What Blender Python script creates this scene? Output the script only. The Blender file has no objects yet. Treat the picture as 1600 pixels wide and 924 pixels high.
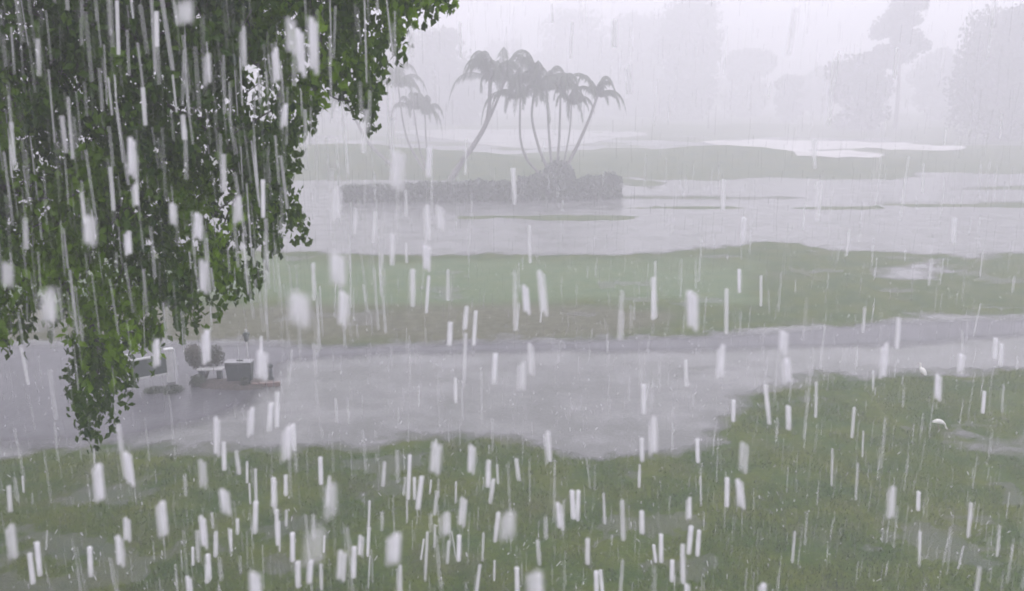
import bpy, bmesh, math, random
import numpy as np
from mathutils import Vector, Matrix, geometry

random.seed(7)
RNG = np.random.default_rng(7)
S = bpy.context.scene
COL = S.collection

# ------------------------------------------------------------------ camera, world, sun, exposure
CAM = Vector((0.0, 0.0, 7.0))
PITCH = math.radians(12.95)
FPX = 1400.0                                  # focal length in pixels of the 1600 px wide photograph
cd = bpy.data.cameras.new('camera'); cam = bpy.data.objects.new('camera', cd); COL.objects.link(cam)
cam.location = CAM
cam.rotation_euler = (math.pi / 2 - PITCH, 0, 0)
cd.sensor_width = 36.0; cd.lens = FPX / 1600 * 36
cd.clip_start = 0.05; cd.clip_end = 6000
cd.dof.use_dof = True; cd.dof.focus_distance = 22.0; cd.dof.aperture_fstop = 6.5
S.camera = cam

world = bpy.data.worlds.new('World'); S.world = world; world.use_nodes = True
wn, wl = world.node_tree.nodes, world.node_tree.links
for n in list(wn): wn.remove(n)
SUN_EL, SUN_AZ = math.radians(58), math.radians(20)
sky = wn.new('ShaderNodeTexSky'); sky.sky_type = 'NISHITA'; sky.sun_disc = False
sky.sun_elevation = SUN_EL; sky.sun_rotation = SUN_AZ; sky.air_density = 1.0; sky.dust_density = 4.0
hs = wn.new('ShaderNodeHueSaturation'); hs.inputs['Saturation'].default_value = 0.12
mx = wn.new('ShaderNodeMix'); mx.data_type = 'RGBA'
mx.inputs[0].default_value = 0.65
mx.inputs[7].default_value = (10.3, 9.95, 11.3, 1)           # the even layer of rain cloud
bg = wn.new('ShaderNodeBackground'); bg.inputs['Strength'].default_value = 0.1
wo = wn.new('ShaderNodeOutputWorld')
wl.new(sky.outputs[0], hs.inputs['Color']); wl.new(hs.outputs[0], mx.inputs[6])
wl.new(mx.outputs[2], bg.inputs['Color']); wl.new(bg.outputs[0], wo.inputs['Surface'])

sd = bpy.data.lights.new('sun', 'SUN'); sun = bpy.data.objects.new('sun', sd); COL.objects.link(sun)
sd.energy = 0.6; sd.angle = math.radians(40); sd.color = (1.0, 0.97, 0.94)
sun.rotation_euler = (math.pi / 2 - SUN_EL, 0, math.pi - SUN_AZ)

S.view_settings.view_transform = 'Standard'; S.view_settings.look = 'None'
S.view_settings.exposure = 0.90; S.view_settings.gamma = 1.0
S.render.engine = 'CYCLES'
S.cycles.max_bounces = 12; S.cycles.diffuse_bounces = 2; S.cycles.glossy_bounces = 2
S.cycles.transmission_bounces = 3; S.cycles.volume_bounces = 8; S.cycles.use_adaptive_sampling = False
S.cycles.transparent_max_bounces = 64
S.cycles.pixel_filter_type = 'BLACKMAN_HARRIS'; S.cycles.filter_width = 1.8
S.cycles.denoising_input_passes = 'RGB_ALBEDO_NORMAL'; S.cycles.denoising_prefilter = 'ACCURATE'
HAZE_DENSITY = 0.0118

# ------------------------------------------------------------------ helpers
def ray(px, py):
    xc, yc = (px - 800) / FPX, (462 - py) / FPX
    c, s = math.cos(PITCH), math.sin(PITCH)
    return Vector((xc, c + yc * s, -s + yc * c))           # y-forward, per unit of camera depth

def P(px, py, z=0.0):                                      # where the sight line meets the level z
    d = ray(px, py); t = (z - CAM.z) / d.z
    return CAM + d * t

def D(px, py, y):                                          # on the sight line, y metres ahead
    d = ray(px, py); return CAM + d * (y / d.y)

def tag(o, label=None, cat=None, group=None, kind=None):
    if label: o['label'] = label
    if cat: o['category'] = cat
    if group: o['group'] = group
    if kind: o['kind'] = kind
    return o

def empty(name, loc, label, cat, group=None):
    o = bpy.data.objects.new(name, None); COL.objects.link(o); o.location = loc
    o.empty_display_size = 0.3
    return tag(o, label, cat, group)

def link(name, me, mat, parent=None):
    o = bpy.data.objects.new(name, me); COL.objects.link(o)
    if mat: me.materials.append(mat)
    if parent:
        o.parent = parent; o.matrix_parent_inverse = Matrix.Translation(-Vector(parent.location))
    return o

def mesh_np(name, V, F, mat, parent=None, smooth=False, attrs=None):
    V = np.asarray(V, dtype=np.float32); F = np.asarray(F, dtype=np.int32)
    used = np.unique(F)
    if len(used) < len(V):
        remap = np.zeros(len(V), np.int32); remap[used] = np.arange(len(used)); F = remap[F]; V = V[used]
        if attrs: attrs = {k: (d, np.asarray(a)[used] if d == 'POINT' else a) for k, (d, a) in attrs.items()}
    """V (n,3), F (m,k) numpy arrays"""
    me = bpy.data.meshes.new(name)
    V = np.asarray(V, dtype=np.float32); F = np.asarray(F, dtype=np.int32)
    m, k = F.shape
    me.vertices.add(len(V)); me.vertices.foreach_set('co', V.ravel())
    me.loops.add(m * k); me.loops.foreach_set('vertex_index', F.ravel())
    me.polygons.add(m)
    me.polygons.foreach_set('loop_start', np.arange(0, m * k, k, dtype=np.int32))
    me.polygons.foreach_set('use_smooth', np.full(m, smooth))
    if attrs:
        for an, (dom, arr) in attrs.items():
            a = me.attributes.new(an, 'FLOAT', dom); a.data.foreach_set('value', np.asarray(arr, dtype=np.float32))
    me.update(calc_edges=True); me.validate()
    return link(name, me, mat, parent)

def bm_obj(name, bm, mat, parent=None, smooth=False):
    me = bpy.data.meshes.new(name); bm.to_mesh(me); bm.free()
    for p in me.polygons: p.use_smooth = smooth
    return link(name, me, mat, parent)

def vnoise(x, y, seed=0):
    xi = np.floor(x).astype(np.int64); yi = np.floor(y).astype(np.int64)
    fx = x - xi; fy = y - yi
    fx = fx * fx * (3 - 2 * fx); fy = fy * fy * (3 - 2 * fy)
    def h(a, b):
        n = (a * 374761393 + b * 668265263 + seed * 2147483647 + 1274126177) & 0xffffffff
        n = ((n ^ (n >> 13)) * 1274126177) & 0xffffffff
        n = n ^ (n >> 16)
        return (n & 0xffff) / 65535.0
    return (h(xi, yi) * (1 - fx) + h(xi + 1, yi) * fx) * (1 - fy) + (h(xi, yi + 1) * (1 - fx) + h(xi + 1, yi + 1) * fx) * fy

def fbm(x, y, sc, seed=0, octv=4):
    x = np.asarray(x, float); y = np.asarray(y, float)
    r = 0; a = 0.5; f = 1.0 / sc
    for k in range(octv):
        r = r + a * (vnoise(x * f, y * f, seed + k) - 0.5) * 2; a *= 0.5; f *= 2.03
    return r

def sdf(poly, X, Y):
    """signed distance, positive inside"""
    X = np.asarray(X, float); Y = np.asarray(Y, float)
    d = np.full(X.shape, 1e18); inside = np.zeros(X.shape, bool)
    n = len(poly)
    for i in range(n):
        x0, y0 = poly[i][0], poly[i][1]; x1, y1 = poly[(i + 1) % n][0], poly[(i + 1) % n][1]
        ex, ey = x1 - x0, y1 - y0
        t = np.clip(((X - x0) * ex + (Y - y0) * ey) / (ex * ex + ey * ey + 1e-12), 0, 1)
        d = np.minimum(d, (X - x0 - t * ex) ** 2 + (Y - y0 - t * ey) ** 2)
        c = ((y0 > Y) != (y1 > Y)) & (X < (x1 - x0) * (Y - y0) / ((y1 - y0) if abs(y1 - y0) > 1e-12 else 1e-12) + x0)
        inside ^= c
    d = np.sqrt(d)
    return np.where(inside, d, -d)

# ------------------------------------------------------------------ materials
def new_mat(name):
    m = bpy.data.materials.new(name); m.use_nodes = True
    nt = m.node_tree; nt.nodes.clear()
    return m, nt.nodes, nt.links

def simple(name, c1, c2=None, scale=6.0, rough=0.6, bump=0.0, bscale=30.0, spec=0.5):
    m, N, L = new_mat(name)
    out = N.new('ShaderNodeOutputMaterial'); b = N.new('ShaderNodeBsdfPrincipled')
    b.inputs['Roughness'].default_value = rough
    b.inputs['Specular IOR Level'].default_value = spec
    tc = N.new('ShaderNodeTexCoord')
    if c2:
        no = N.new('ShaderNodeTexNoise'); no.inputs['Scale'].default_value = scale; no.inputs['Detail'].default_value = 5
        cr = N.new('ShaderNodeValToRGB'); cr.color_ramp.elements[0].position = 0.35; cr.color_ramp.elements[1].position = 0.65
        cr.color_ramp.elements[0].color = (*c1, 1); cr.color_ramp.elements[1].color = (*c2, 1)
        L.new(tc.outputs['Object'], no.inputs['Vector']); L.new(no.outputs[0], cr.inputs[0]); L.new(cr.outputs[0], b.inputs['Base Color'])
    else:
        b.inputs['Base Color'].default_value = (*c1, 1)
    if bump:
        n2 = N.new('ShaderNodeTexNoise'); n2.inputs['Scale'].default_value = bscale; n2.inputs['Detail'].default_value = 4
        bp = N.new('ShaderNodeBump'); bp.inputs['Strength'].default_value = bump; bp.inputs['Distance'].default_value = 0.02
        L.new(tc.outputs['Object'], n2.inputs['Vector']); L.new(n2.outputs[0], bp.inputs['Height']); L.new(bp.outputs[0], b.inputs['Normal'])
    L.new(b.outputs[0], out.inputs['Surface'])
    return m

def leaf_mat(name, dark, light, transl=0.3, rough=0.45, spec=0.5):
    """colour varies leaf by leaf and patch by patch through the 'tone' attribute"""
    m, N, L = new_mat(name)
    out = N.new('ShaderNodeOutputMaterial'); b = N.new('ShaderNodeBsdfPrincipled')
    b.inputs['Roughness'].default_value = rough; b.inputs['Specular IOR Level'].default_value = spec
    at = N.new('ShaderNodeAttribute'); at.attribute_name = 'tone'
    cr = N.new('ShaderNodeValToRGB')
    cr.color_ramp.elements[0].color = (*dark, 1); cr.color_ramp.elements[1].color = (*light, 1)
    tr = N.new('ShaderNodeBsdfTranslucent'); ms = N.new('ShaderNodeMixShader'); ms.inputs[0].default_value = transl
    L.new(at.outputs['Fac'], cr.inputs[0]); L.new(cr.outputs[0], b.inputs['Base Color']); L.new(cr.outputs[0], tr.inputs['Color'])
    L.new(b.outputs[0], ms.inputs[1]); L.new(tr.outputs[0], ms.inputs[2]); L.new(ms.outputs[0], out.inputs['Surface'])
    return m

def ground_mat():
    m, N, L = new_mat('wet_grass')
    out = N.new('ShaderNodeOutputMaterial'); b = N.new('ShaderNodeBsdfPrincipled')
    b.inputs['Roughness'].default_value = 0.8; b.inputs['Specular IOR Level'].default_value = 0.06
    tc = N.new('ShaderNodeTexCoord')
    def noise(sc, det=6, r=0.6):
        n = N.new('ShaderNodeTexNoise'); n.inputs['Scale'].default_value = sc; n.inputs['Detail'].default_value = det
        n.inputs['Roughness'].default_value = r; L.new(tc.outputs['Object'], n.inputs['Vector']); return n
    def ramp(fac, p0, c0, p1, c1):
        cr = N.new('ShaderNodeValToRGB'); e = cr.color_ramp.elements
        e[0].position = p0; e[1].position = p1; e[0].color = (*c0, 1); e[1].color = (*c1, 1); L.new(fac, cr.inputs[0]); return cr
    def mix(f, a, c):
        x = N.new('ShaderNodeMix'); x.data_type = 'RGBA'
        if isinstance(f, float): x.inputs[0].default_value = f
        else: L.new(f, x.inputs[0])
        L.new(a, x.inputs[6]); L.new(c, x.inputs[7]); return x.outputs[2]
    a = ramp(noise(0.9).outputs[0], 0.38, (0.014, 0.060, 0.002), 0.64, (0.088, 0.108, 0.001))
    c = ramp(noise(14, 8, 0.75).outputs[0], 0.36, (0.005, 0.022, 0.002), 0.66, (0.085, 0.125, 0.010))
    g = mix(0.5, a.outputs[0], c.outputs[0])
    dead = ramp(noise(3.5, 6).outputs[0], 0.35, (0.065, 0.068, 0.035), 0.7, (0.14, 0.135, 0.09))
    spots = ramp(noise(0.55, 5).outputs[0], 0.54, (0, 0, 0), 0.70, (0.45, 0.45, 0.45))
    g = mix(spots.outputs[0], g, dead.outputs[0])
    at = N.new('ShaderNodeAttribute'); at.attribute_name = 'brown'
    g = mix(at.outputs['Fac'], g, dead.outputs[0])
    at2 = N.new('ShaderNodeAttribute'); at2.attribute_name = 'lush'
    lush = ramp(noise(1.3, 6).outputs[0], 0.35, (0.075, 0.135, 0.055), 0.7, (0.125, 0.165, 0.070))
    g = mix(at2.outputs['Fac'], g, lush.outputs[0])
    L.new(g, b.inputs['Base Color'])
    bp = N.new('ShaderNodeBump'); bp.inputs['Strength'].default_value = 0.6; bp.inputs['Distance'].default_value = 0.04
    L.new(noise(22, 6).outputs[0], bp.inputs['Height']); L.new(bp.outputs[0], b.inputs['Normal'])
    L.new(b.outputs[0], out.inputs['Surface'])
    return m

def water_mat(name, c1, c2, rough, scale=0.6, bump=0.35):
    m, N, L = new_mat(name)
    out = N.new('ShaderNodeOutputMaterial'); b = N.new('ShaderNodeBsdfPrincipled')
    b.inputs['Roughness'].default_value = rough; b.inputs['IOR'].default_value = 1.33
    tc = N.new('ShaderNodeTexCoord')
    no = N.new('ShaderNodeTexNoise'); no.inputs['Scale'].default_value = scale; no.inputs['Detail'].default_value = 8; no.inputs['Roughness'].default_value = 0.65
    cr = N.new('ShaderNodeValToRGB'); cr.color_ramp.elements[0].position = 0.35; cr.color_ramp.elements[1].position = 0.68
    cr.color_ramp.elements[0].color = (*c1, 1); cr.color_ramp.elements[1].color = (*c2, 1)
    n3 = N.new('ShaderNodeTexNoise'); n3.inputs['Scale'].default_value = 18; n3.inputs['Detail'].default_value = 5
    r3 = N.new('ShaderNodeValToRGB'); r3.color_ramp.elements[0].position = 0.3; r3.color_ramp.elements[0].color = (0.78, 0.78, 0.78, 1)
    r3.color_ramp.elements[1].position = 0.72; r3.color_ramp.elements[1].color = (1.22, 1.22, 1.22, 1)
    mu = N.new('ShaderNodeMix'); mu.data_type = 'RGBA'; mu.blend_type = 'MULTIPLY'; mu.inputs[0].default_value = 1.0
    n2 = N.new('ShaderNodeTexNoise'); n2.inputs['Scale'].default_value = 9; n2.inputs['Detail'].default_value = 6
    bp = N.new('ShaderNodeBump'); bp.inputs['Strength'].default_value = bump; bp.inputs['Distance'].default_value = 0.03
    for n in (no, n2, n3): L.new(tc.outputs['Object'], n.inputs['Vector'])
    if True:            # shallow water lets the grass under it show
        at = N.new('ShaderNodeAttribute'); at.attribute_name = 'depth'
        al = N.new('ShaderNodeMapRange'); al.inputs['From Min'].default_value = 0.0; al.inputs['From Max'].default_value = 0.9
        al.inputs['To Min'].default_value = 0.12 if name == 'rain_beaten_water' else 0.0; al.inputs['To Max'].default_value = 1.0 if name == 'rain_beaten_water' else 0.9
        L.new(at.outputs['Fac'], al.inputs['Value']); L.new(al.outputs[0], b.inputs['Alpha'])
    L.new(no.outputs[0], cr.inputs[0]); L.new(n3.outputs[0], r3.inputs[0])
    L.new(cr.outputs[0], mu.inputs[6]); L.new(r3.outputs[0], mu.inputs[7]); L.new(mu.outputs[2], b.inputs['Base Color'])
    L.new(n2.outputs[0], bp.inputs['Height']); L.new(bp.outputs[0], b.inputs['Normal'])
    L.new(b.outputs[0], out.inputs['Surface'])
    return m

M = {
    'ground': ground_mat(),
    'water': water_mat('rain_beaten_water', (0.12, 0.125, 0.12), (0.20, 0.198, 0.205), 0.24),
    'path': water_mat('soaked_asphalt', (0.070, 0.068, 0.085), (0.115, 0.112, 0.130), 0.30, scale=1.5),
    'sand_dull': simple('haze_faded_sand', (0.25, 0.245, 0.245), (0.38, 0.375, 0.37), 0.25, 0.6),  # duller sand colour, so the far bunker fades toward the haze
    'sand': simple('wet_white_sand', (0.42, 0.41, 0.40), (0.56, 0.55, 0.54), 0.4, 0.7),
    'bark': simple('dark_wet_bark', (0.035, 0.033, 0.030), (0.075, 0.068, 0.06), 9, 0.55, 0.6, 40),
    'bark_far': simple('grey_bark', (0.10, 0.09, 0.08), (0.16, 0.15, 0.13), 3, 0.8),
    'palm_bark': simple('palm_bark', (0.15, 0.145, 0.14), (0.24, 0.23, 0.22), 3, 0.8),
    'leaf': leaf_mat('leaf_near', (0.012, 0.042, 0.012), (0.165, 0.290, 0.010), 0.35, 0.55, 0.20),
    'leaf_far': leaf_mat('leaf_far', (0.020, 0.040, 0.022), (0.060, 0.090, 0.040), 0.2, 0.6),
    'palm': leaf_mat('palm_leaf', (0.05, 0.075, 0.045), (0.12, 0.15, 0.09), 0.35, 0.5),
    'hedge': leaf_mat('hedge_leaf', (0.045, 0.062, 0.045), (0.12, 0.15, 0.10), 0.15, 0.6),
    'shrub': leaf_mat('shrub_leaf', (0.030, 0.055, 0.032), (0.13, 0.105, 0.075), 0.2, 0.5),
    'blade': leaf_mat('grass_blade', (0.008, 0.038, 0.002), (0.105, 0.150, 0.003), 0.3, 0.6, 0.08),
    'board': simple('dark_green_board', (0.020, 0.040, 0.036), (0.030, 0.052, 0.046), 8, 0.35),
    'white': simple('white_paint', (0.72, 0.72, 0.73), (0.60, 0.60, 0.60), 5, 0.35),
    'bin': simple('dark_slate_plastic', (0.030, 0.042, 0.050), (0.045, 0.058, 0.062), 6, 0.4),
    'lid': simple('pale_grey_lid', (0.22, 0.22, 0.24), (0.30, 0.30, 0.32), 6, 0.4),
    'blackish': simple('blackish_green_metal', (0.012, 0.030, 0.020), (0.02, 0.045, 0.03), 6, 0.35),
    'mulch': simple('dark_mulch', (0.045, 0.04, 0.04), (0.10, 0.08, 0.075), 18, 0.85, 0.8, 40),
    'brick': simple('reddish_brick', (0.17, 0.11, 0.105), (0.22, 0.15, 0.14), 12, 0.7),
    'feather': simple('white_feather', (0.80, 0.79, 0.76), (0.72, 0.71, 0.68), 20, 0.7),
    'bill': simple('dark_bill', (0.16, 0.09, 0.07), None, 1, 0.5),
}

def rain_mat():
    m, N, L = new_mat('rain_drop')
    out = N.new('ShaderNodeOutputMaterial')
    di = N.new('ShaderNodeBsdfDiffuse'); di.inputs['Color'].default_value = (0.93, 0.92, 0.96, 1)
    tl = N.new('ShaderNodeBsdfTranslucent'); tl.inputs['Color'].default_value = (0.93, 0.92, 0.96, 1)
    mm = N.new('ShaderNodeMixShader'); mm.inputs[0].default_value = 0.5
    tr = N.new('ShaderNodeBsdfTransparent')
    at = N.new('ShaderNodeAttribute'); at.attribute_name = 'opacity'
    ms = N.new('ShaderNodeMixShader')
    L.new(di.outputs[0], mm.inputs[1]); L.new(tl.outputs[0], mm.inputs[2])
    lw = N.new('ShaderNodeLayerWeight'); lw.inputs['Blend'].default_value = 0.35      # a drop is thin at its rim
    mr = N.new('ShaderNodeMapRange'); mr.inputs['To Min'].default_value = 1.0; mr.inputs['To Max'].default_value = 0.05
    mm2 = N.new('ShaderNodeMath'); mm2.operation = 'MULTIPLY'
    L.new(lw.outputs['Facing'], mr.inputs['Value']); L.new(mr.outputs[0], mm2.inputs[0]); L.new(at.outputs['Fac'], mm2.inputs[1])
    L.new(mm2.outputs[0], ms.inputs[0]); L.new(tr.outputs[0], ms.inputs[1]); L.new(mm.outputs[0], ms.inputs[2])
    L.new(ms.outputs[0], out.inputs['Surface'])
    return m
M['rain'] = rain_mat()

# ------------------------------------------------------------------ terrain
def gp(pts): return [P(x, y) for x, y in pts]

LAWN = gp([(-1500, 712), (0, 708), (120, 712), (250, 704), (430, 702), (560, 700), (640, 688), (700, 686), (780, 705),
           (850, 716), (950, 718), (1050, 708), (1115, 690), (1150, 645), (1200, 612), (1290, 592), (1400, 582),
           (1500, 581), (1600, 578), (2600, 560)]) + [Vector((60, -40, 0)), Vector((-60, -40, 0))]
STRIP = gp([(-2200, 402), (380, 393), (600, 399), (850, 400), (1050, 398), (1120, 390), (1180, 378), (1240, 380),
            (1300, 392), (1380, 396), (1470, 398), (1530, 405), (1600, 396), (3200, 388), (3200, 478), (1600, 491), (1400, 496),
            (1250, 510), (1100, 519), (900, 526), (600, 529), (570, 533), (400, 525), (0, 531), (-2000, 540)])
LUSH = gp([(-1200, 412), (400, 405), (1200, 412), (1180, 440), (1150, 475), (900, 476), (400, 478), (-1200, 480)])
BROWN = gp([(-1500, 476), (400, 474), (950, 474), (1060, 490), (1000, 530), (400, 540), (-1500, 545)])
POOLS = [gp([(cx + rx * math.cos(a), cy + ry * math.sin(a)) for a in np.linspace(0, 2 * math.pi, 15)[:-1]]) for cx, cy, rx, ry in
         [(1385, 592, 55, 7), (1560, 690, 110, 26), (1425, 424, 95, 21), (1420, 468, 60, 9), (1130, 792, 70, 6),
          (1290, 628, 40, 6)]]
FLATS = [gp([(cx + rx * math.cos(a), cy + ry * math.sin(a)) for a in np.linspace(0, 2 * math.pi, 17)[:-1]]) for cx, cy, rx, ry in
         [(860, 340, 190, 4), (1650, 321, 300, 3.5), (1200, 325, 260, 1.3), (1560, 267, 150, 3), (1050, 309, 180, 1.0)]]
MOUNDS = [  # px, py of the middle, half width and half depth in m, height
    (640, 262, 13, 9, 1.1), (760, 268, 9, 8, 0.8), (500, 262, 12, 9, 0.9), (300, 258, 20, 10, 1.0), (1080, 258, 12, 10, 1.25),
    (1190, 262, 13, 8, 0.8), (1400, 252, 16, 10, 0.8), (1620, 240, 22, 12, 0.9), (960, 246, 9, 8, 0.7),
    (1250, 205, 26, 14, 1.1), (880, 205, 30, 16, 0.7), (1450, 188, 45, 25, 1.2), (600, 190, 50, 30, 1.0)]
MW = [(P(a, b), c, d, e) for a, b, c, d, e in MOUNDS]
HEDGE_A, HEDGE_B = P(528, 314), P(972, 309)

def terrain(X, Y):
    X = np.asarray(X, float); Y = np.asarray(Y, float)
    n = fbm(X, Y, 2.6, 3, 5); n2 = fbm(X, Y, 0.55, 9, 3); n3 = fbm(X, Y, 0.22, 19, 2)
    s1 = sdf(LAWN, X, Y); s2 = sdf(STRIP, X, Y)
    s = np.maximum(s1, s2)
    wob = n * 0.95 + n2 * 0.50 + n3 * 0.22
    far = np.clip((Y - 38) / 20, 0, 1)
    h = np.where(s > -50, np.clip((s + wob * (1 + far)) * 0.06, -0.05, 0.055), -0.05)
    # flooded grass between the two: the odd tuft of ground breaks the surface
    flood = -0.024 + 0.050 * fbm(X, Y * 2.0, 0.8, 21, 5) + 0.012 * n3 - 0.012 * np.clip(np.abs(X + 0.5) / 5 - 0.6, 0, 2)
    pick = (Y < 22.6) & (s < 0) & (X > -9)
    h = np.where(pick, np.maximum(h, np.minimum(flood - 0.006, -0.031)), h)
    dip = 0.035 - np.clip(fbm(X, Y * 1.4, 2.3, 101, 4) + 0.25 * n3 - 0.20, 0, 0.25) * 0.30      # barely covered low places in the turf
    h = np.where((s > 0.6) & (Y < 40), np.minimum(h, np.maximum(dip, -0.005)), h)
    for p in POOLS:
        h = np.minimum(h, np.clip(0.02 - (sdf(p, X, Y) + n * 1.9 + n2 * 1.1 + n3 * 0.8) * 0.028, -0.04, 9))
    for p in FLATS:
        h = np.maximum(h, np.clip((sdf(p, X, Y) + n * 1.2) * 0.03, -0.05, 0.03))
    g = np.zeros(X.shape)
    for c, a, b, e in MW:
        g = g + e * np.exp(-(((X - c.x) / a) ** 2 + ((Y - c.y) / b) ** 2) * 1.4)
    g = np.where(Y > 55, g * np.clip((Y - 60) / 12, 0, 1), 0)
    h = np.where(Y > 60, np.maximum(h, -0.05) + g + (0.42 * fbm(X, Y * 1.5, 7, 45, 4) - 0.06) * np.clip((Y - 60) / 10, 0, 1), h)
    h = np.where(Y > 110, h + (Y - 110) * 0.004 + 0.12 * fbm(X, Y, 18, 5, 3), h)
    h = np.where(Y > 260, np.minimum(h, 3.0), h)
    h = h + 0.012 * n2 * (h > 0.0)
    return h

def ground_point(px, py):
    z = 0.0
    for _ in range(12):
        p = P(px, py, z); z = 0.6 * z + 0.4 * float(terrain(np.array([p.x]), np.array([p.y]))[0])
    return P(px, py, z)

xs = np.concatenate([-np.geomspace(1200, 30, 45)[:-1], np.arange(-30, -14, 0.5), np.arange(-14, 14, 0.1), np.arange(14, 30, 0.4), np.geomspace(30, 1200, 45)])
ys = np.concatenate([-np.geomspace(1200, 10, 25)[:-1], np.arange(-10, 9, 1.0), np.arange(9, 31, 0.1), np.arange(31, 45, 0.25), np.arange(45, 180, 0.9), np.geomspace(180, 1200, 40)])
XX, YY = np.meshgrid(xs, ys)
ZZ = terrain(XX, YY)
ny, nx = XX.shape
idx = np.arange(nx * ny).reshape(ny, nx)
F = np.stack([idx[:-1, :-1], idx[:-1, 1:], idx[1:, 1:], idx[1:, :-1]], -1).reshape(-1, 4)
V = np.stack([XX, YY, ZZ], -1).reshape(-1, 3)
nb = fbm(XX, YY, 2.5, 33, 4)
brown = np.clip((sdf(BROWN, XX, YY) + nb * 1.6) * 0.7 + 0.3, 0, 0.9).ravel()
lush = np.clip((sdf(LUSH, XX, YY) + nb * 2.0) * 0.5 + 0.3, 0, 0.85).ravel()
g = mesh_np('ground', V, F, M['ground'], smooth=True, attrs={'brown': ('POINT', brown), 'lush': ('POINT', lush)})
tag(g, 'rain soaked grass ground of the golf course', 'ground', kind='structure')

# the flood water: one level sheet that the higher ground sticks out of
wm = (YY[:-1, :-1] < 260) & (np.minimum(np.minimum(ZZ[:-1, :-1], ZZ[:-1, 1:]), np.minimum(ZZ[1:, :-1], ZZ[1:, 1:])) < 0.004)
w = mesh_np('flood_water', V * np.array([1, 1, 0]), F[wm.ravel()], M['water'], attrs={'depth': ('POINT', np.where((YY > 44) & (YY < 56), 1.0, np.clip(-ZZ / 0.040, 0, 1)).ravel())})
tag(w, 'grey rain beaten flood water standing on the lawns', 'water', kind='structure')

def drape(name, poly, mat, step, lift, label, cat, kind='structure', wobble=0.0):
    pts = [Vector((p.x, p.y)) for p in poly]
    # densify the outline
    out = []
    for i, a in enumerate(pts):
        b = pts[(i + 1) % len(pts)]; n = max(1, int((b - a).length / step))
        out += [a.lerp(b, k / n) for k in range(n)]
    if wobble:
        ox = np.array([p.x for p in out]); oy = np.array([p.y for p in out])
        dx = fbm(ox, oy, 3.0 * step, 51, 3) * wobble; dy = fbm(ox, oy, 3.0 * step, 57, 3) * wobble
        out = [Vector((p.x + a, p.y + b)) for p, a, b in zip(out, dx, dy)]
    n0 = len(out)
    x0, x1 = min(p.x for p in out), max(p.x for p in out); y0, y1 = min(p.y for p in out), max(p.y for p in out)
    gx, gy = np.meshgrid(np.arange(x0, x1, step), np.arange(y0, y1, step))
    s = sdf(out, gx, gy); keep = s > step * 0.4
    inner = [Vector((a, b)) for a, b in zip(gx[keep], gy[keep])]
    r = geometry.delaunay_2d_cdt(out + inner, [], [list(range(n0))], 1, 1e-5)
    vx = np.array([v.x for v in r[0]]); vy = np.array([v.y for v in r[0]])
    vz = np.maximum(terrain(vx, vy), 0.0) + lift
    o = mesh_np(name, np.stack([vx, vy, vz], -1), np.array([list(f) for f in r[2] if len(f) == 3]), mat, smooth=True)
    return tag(o, label, cat, kind=kind)

PATH = gp([(-1800, 548), (0, 536), (300, 533), (560, 536), (760, 531), (1000, 525), (1200, 514), (1400, 500), (1600, 494), (2800, 484),
           (2800, 520), (1600, 532), (1400, 545), (1200, 553), (1000, 555), (760, 557), (560, 562), (470, 572), (440, 605), (400, 640), (330, 668), (230, 690), (100, 700), (0, 705), (-1500, 730)])
# the paved path, its edges drowned and ragged, a few millimetres above the water sheet
pe = sdf(PATH, XX, YY) + 0.30 * fbm(XX, YY, 1.4, 61, 4)
pm = (pe[:-1, :-1] > -0.1) & (YY[:-1, :-1] < 60) & (YY[:-1, :-1] > 5) & (np.abs(XX[:-1, :-1]) < 80)
pw = mesh_np('path', np.stack([XX, YY, np.maximum(ZZ, 0) + 0.006], -1).reshape(-1, 3), F[pm.ravel()], M['path'], smooth=True, attrs={'depth': ('POINT', np.clip(pe / 0.9, 0, 1).ravel())})
tag(pw, 'dark flooded paved cart path crossing the view', 'path', kind='structure')

def gpt(pts): return [ground_point(x, y) for x, y in pts]
drape('sand_bunker', gpt([(604, 207), (640, 210), (700, 219), (760, 228), (830, 234), (880, 232), (925, 225), (965, 216), (1010, 212),
                          (1010, 208), (900, 203), (760, 203), (640, 204)]), M['sand_dull'], 2.2, 0.06,
      'long pale sand bunker behind the palms', 'bunker', wobble=0.6)
drape('sand_bunker', gpt([(1095, 221), (1130, 228), (1180, 237), (1250, 246), (1310, 249), (1375, 247), (1384, 243), (1340, 238), (1262, 237),
                          (1320, 233), (1400, 236), (1500, 235), (1512, 231), (1430, 226), (1330, 222), (1200, 219)]), M['sand'], 1.6, 0.06,
      'bright sand bunker with a grass tongue, right of the palms', 'bunker', wobble=0.4)

# ------------------------------------------------------------------ foliage tools
def leaves(C, size, droop=0.5, aspect=0.45, rng=RNG, fold=0.25, jitter=1.0):
    """one pointed four-cornered leaf per centre C; returns V, F"""
    n = len(C)
    d = rng.normal(size=(n, 3)) * jitter; d[:, 2] -= droop * 2.0
    d /= np.linalg.norm(d, axis=1, keepdims=True)
    r = rng.normal(size=(n, 3)); s = np.cross(d, r); s /= np.linalg.norm(s, axis=1, keepdims=True)
    u = np.cross(s, d)
    L_ = (np.asarray(size) * rng.uniform(0.65, 1.3, n))[:, None]
    a = C - d * L_ * 0.5; b = C + d * L_ * 0.5
    m1 = C - d * L_ * 0.08 + s * L_ * aspect * 0.5 + u * L_ * fold * 0.3
    m2 = C - d * L_ * 0.08 - s * L_ * aspect * 0.5 + u * L_ * fold * 0.3
    V = np.stack([a, m1, b, m2], 1).reshape(-1, 3)
    F = np.arange(4 * n).reshape(n, 4)
    return V, F

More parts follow.
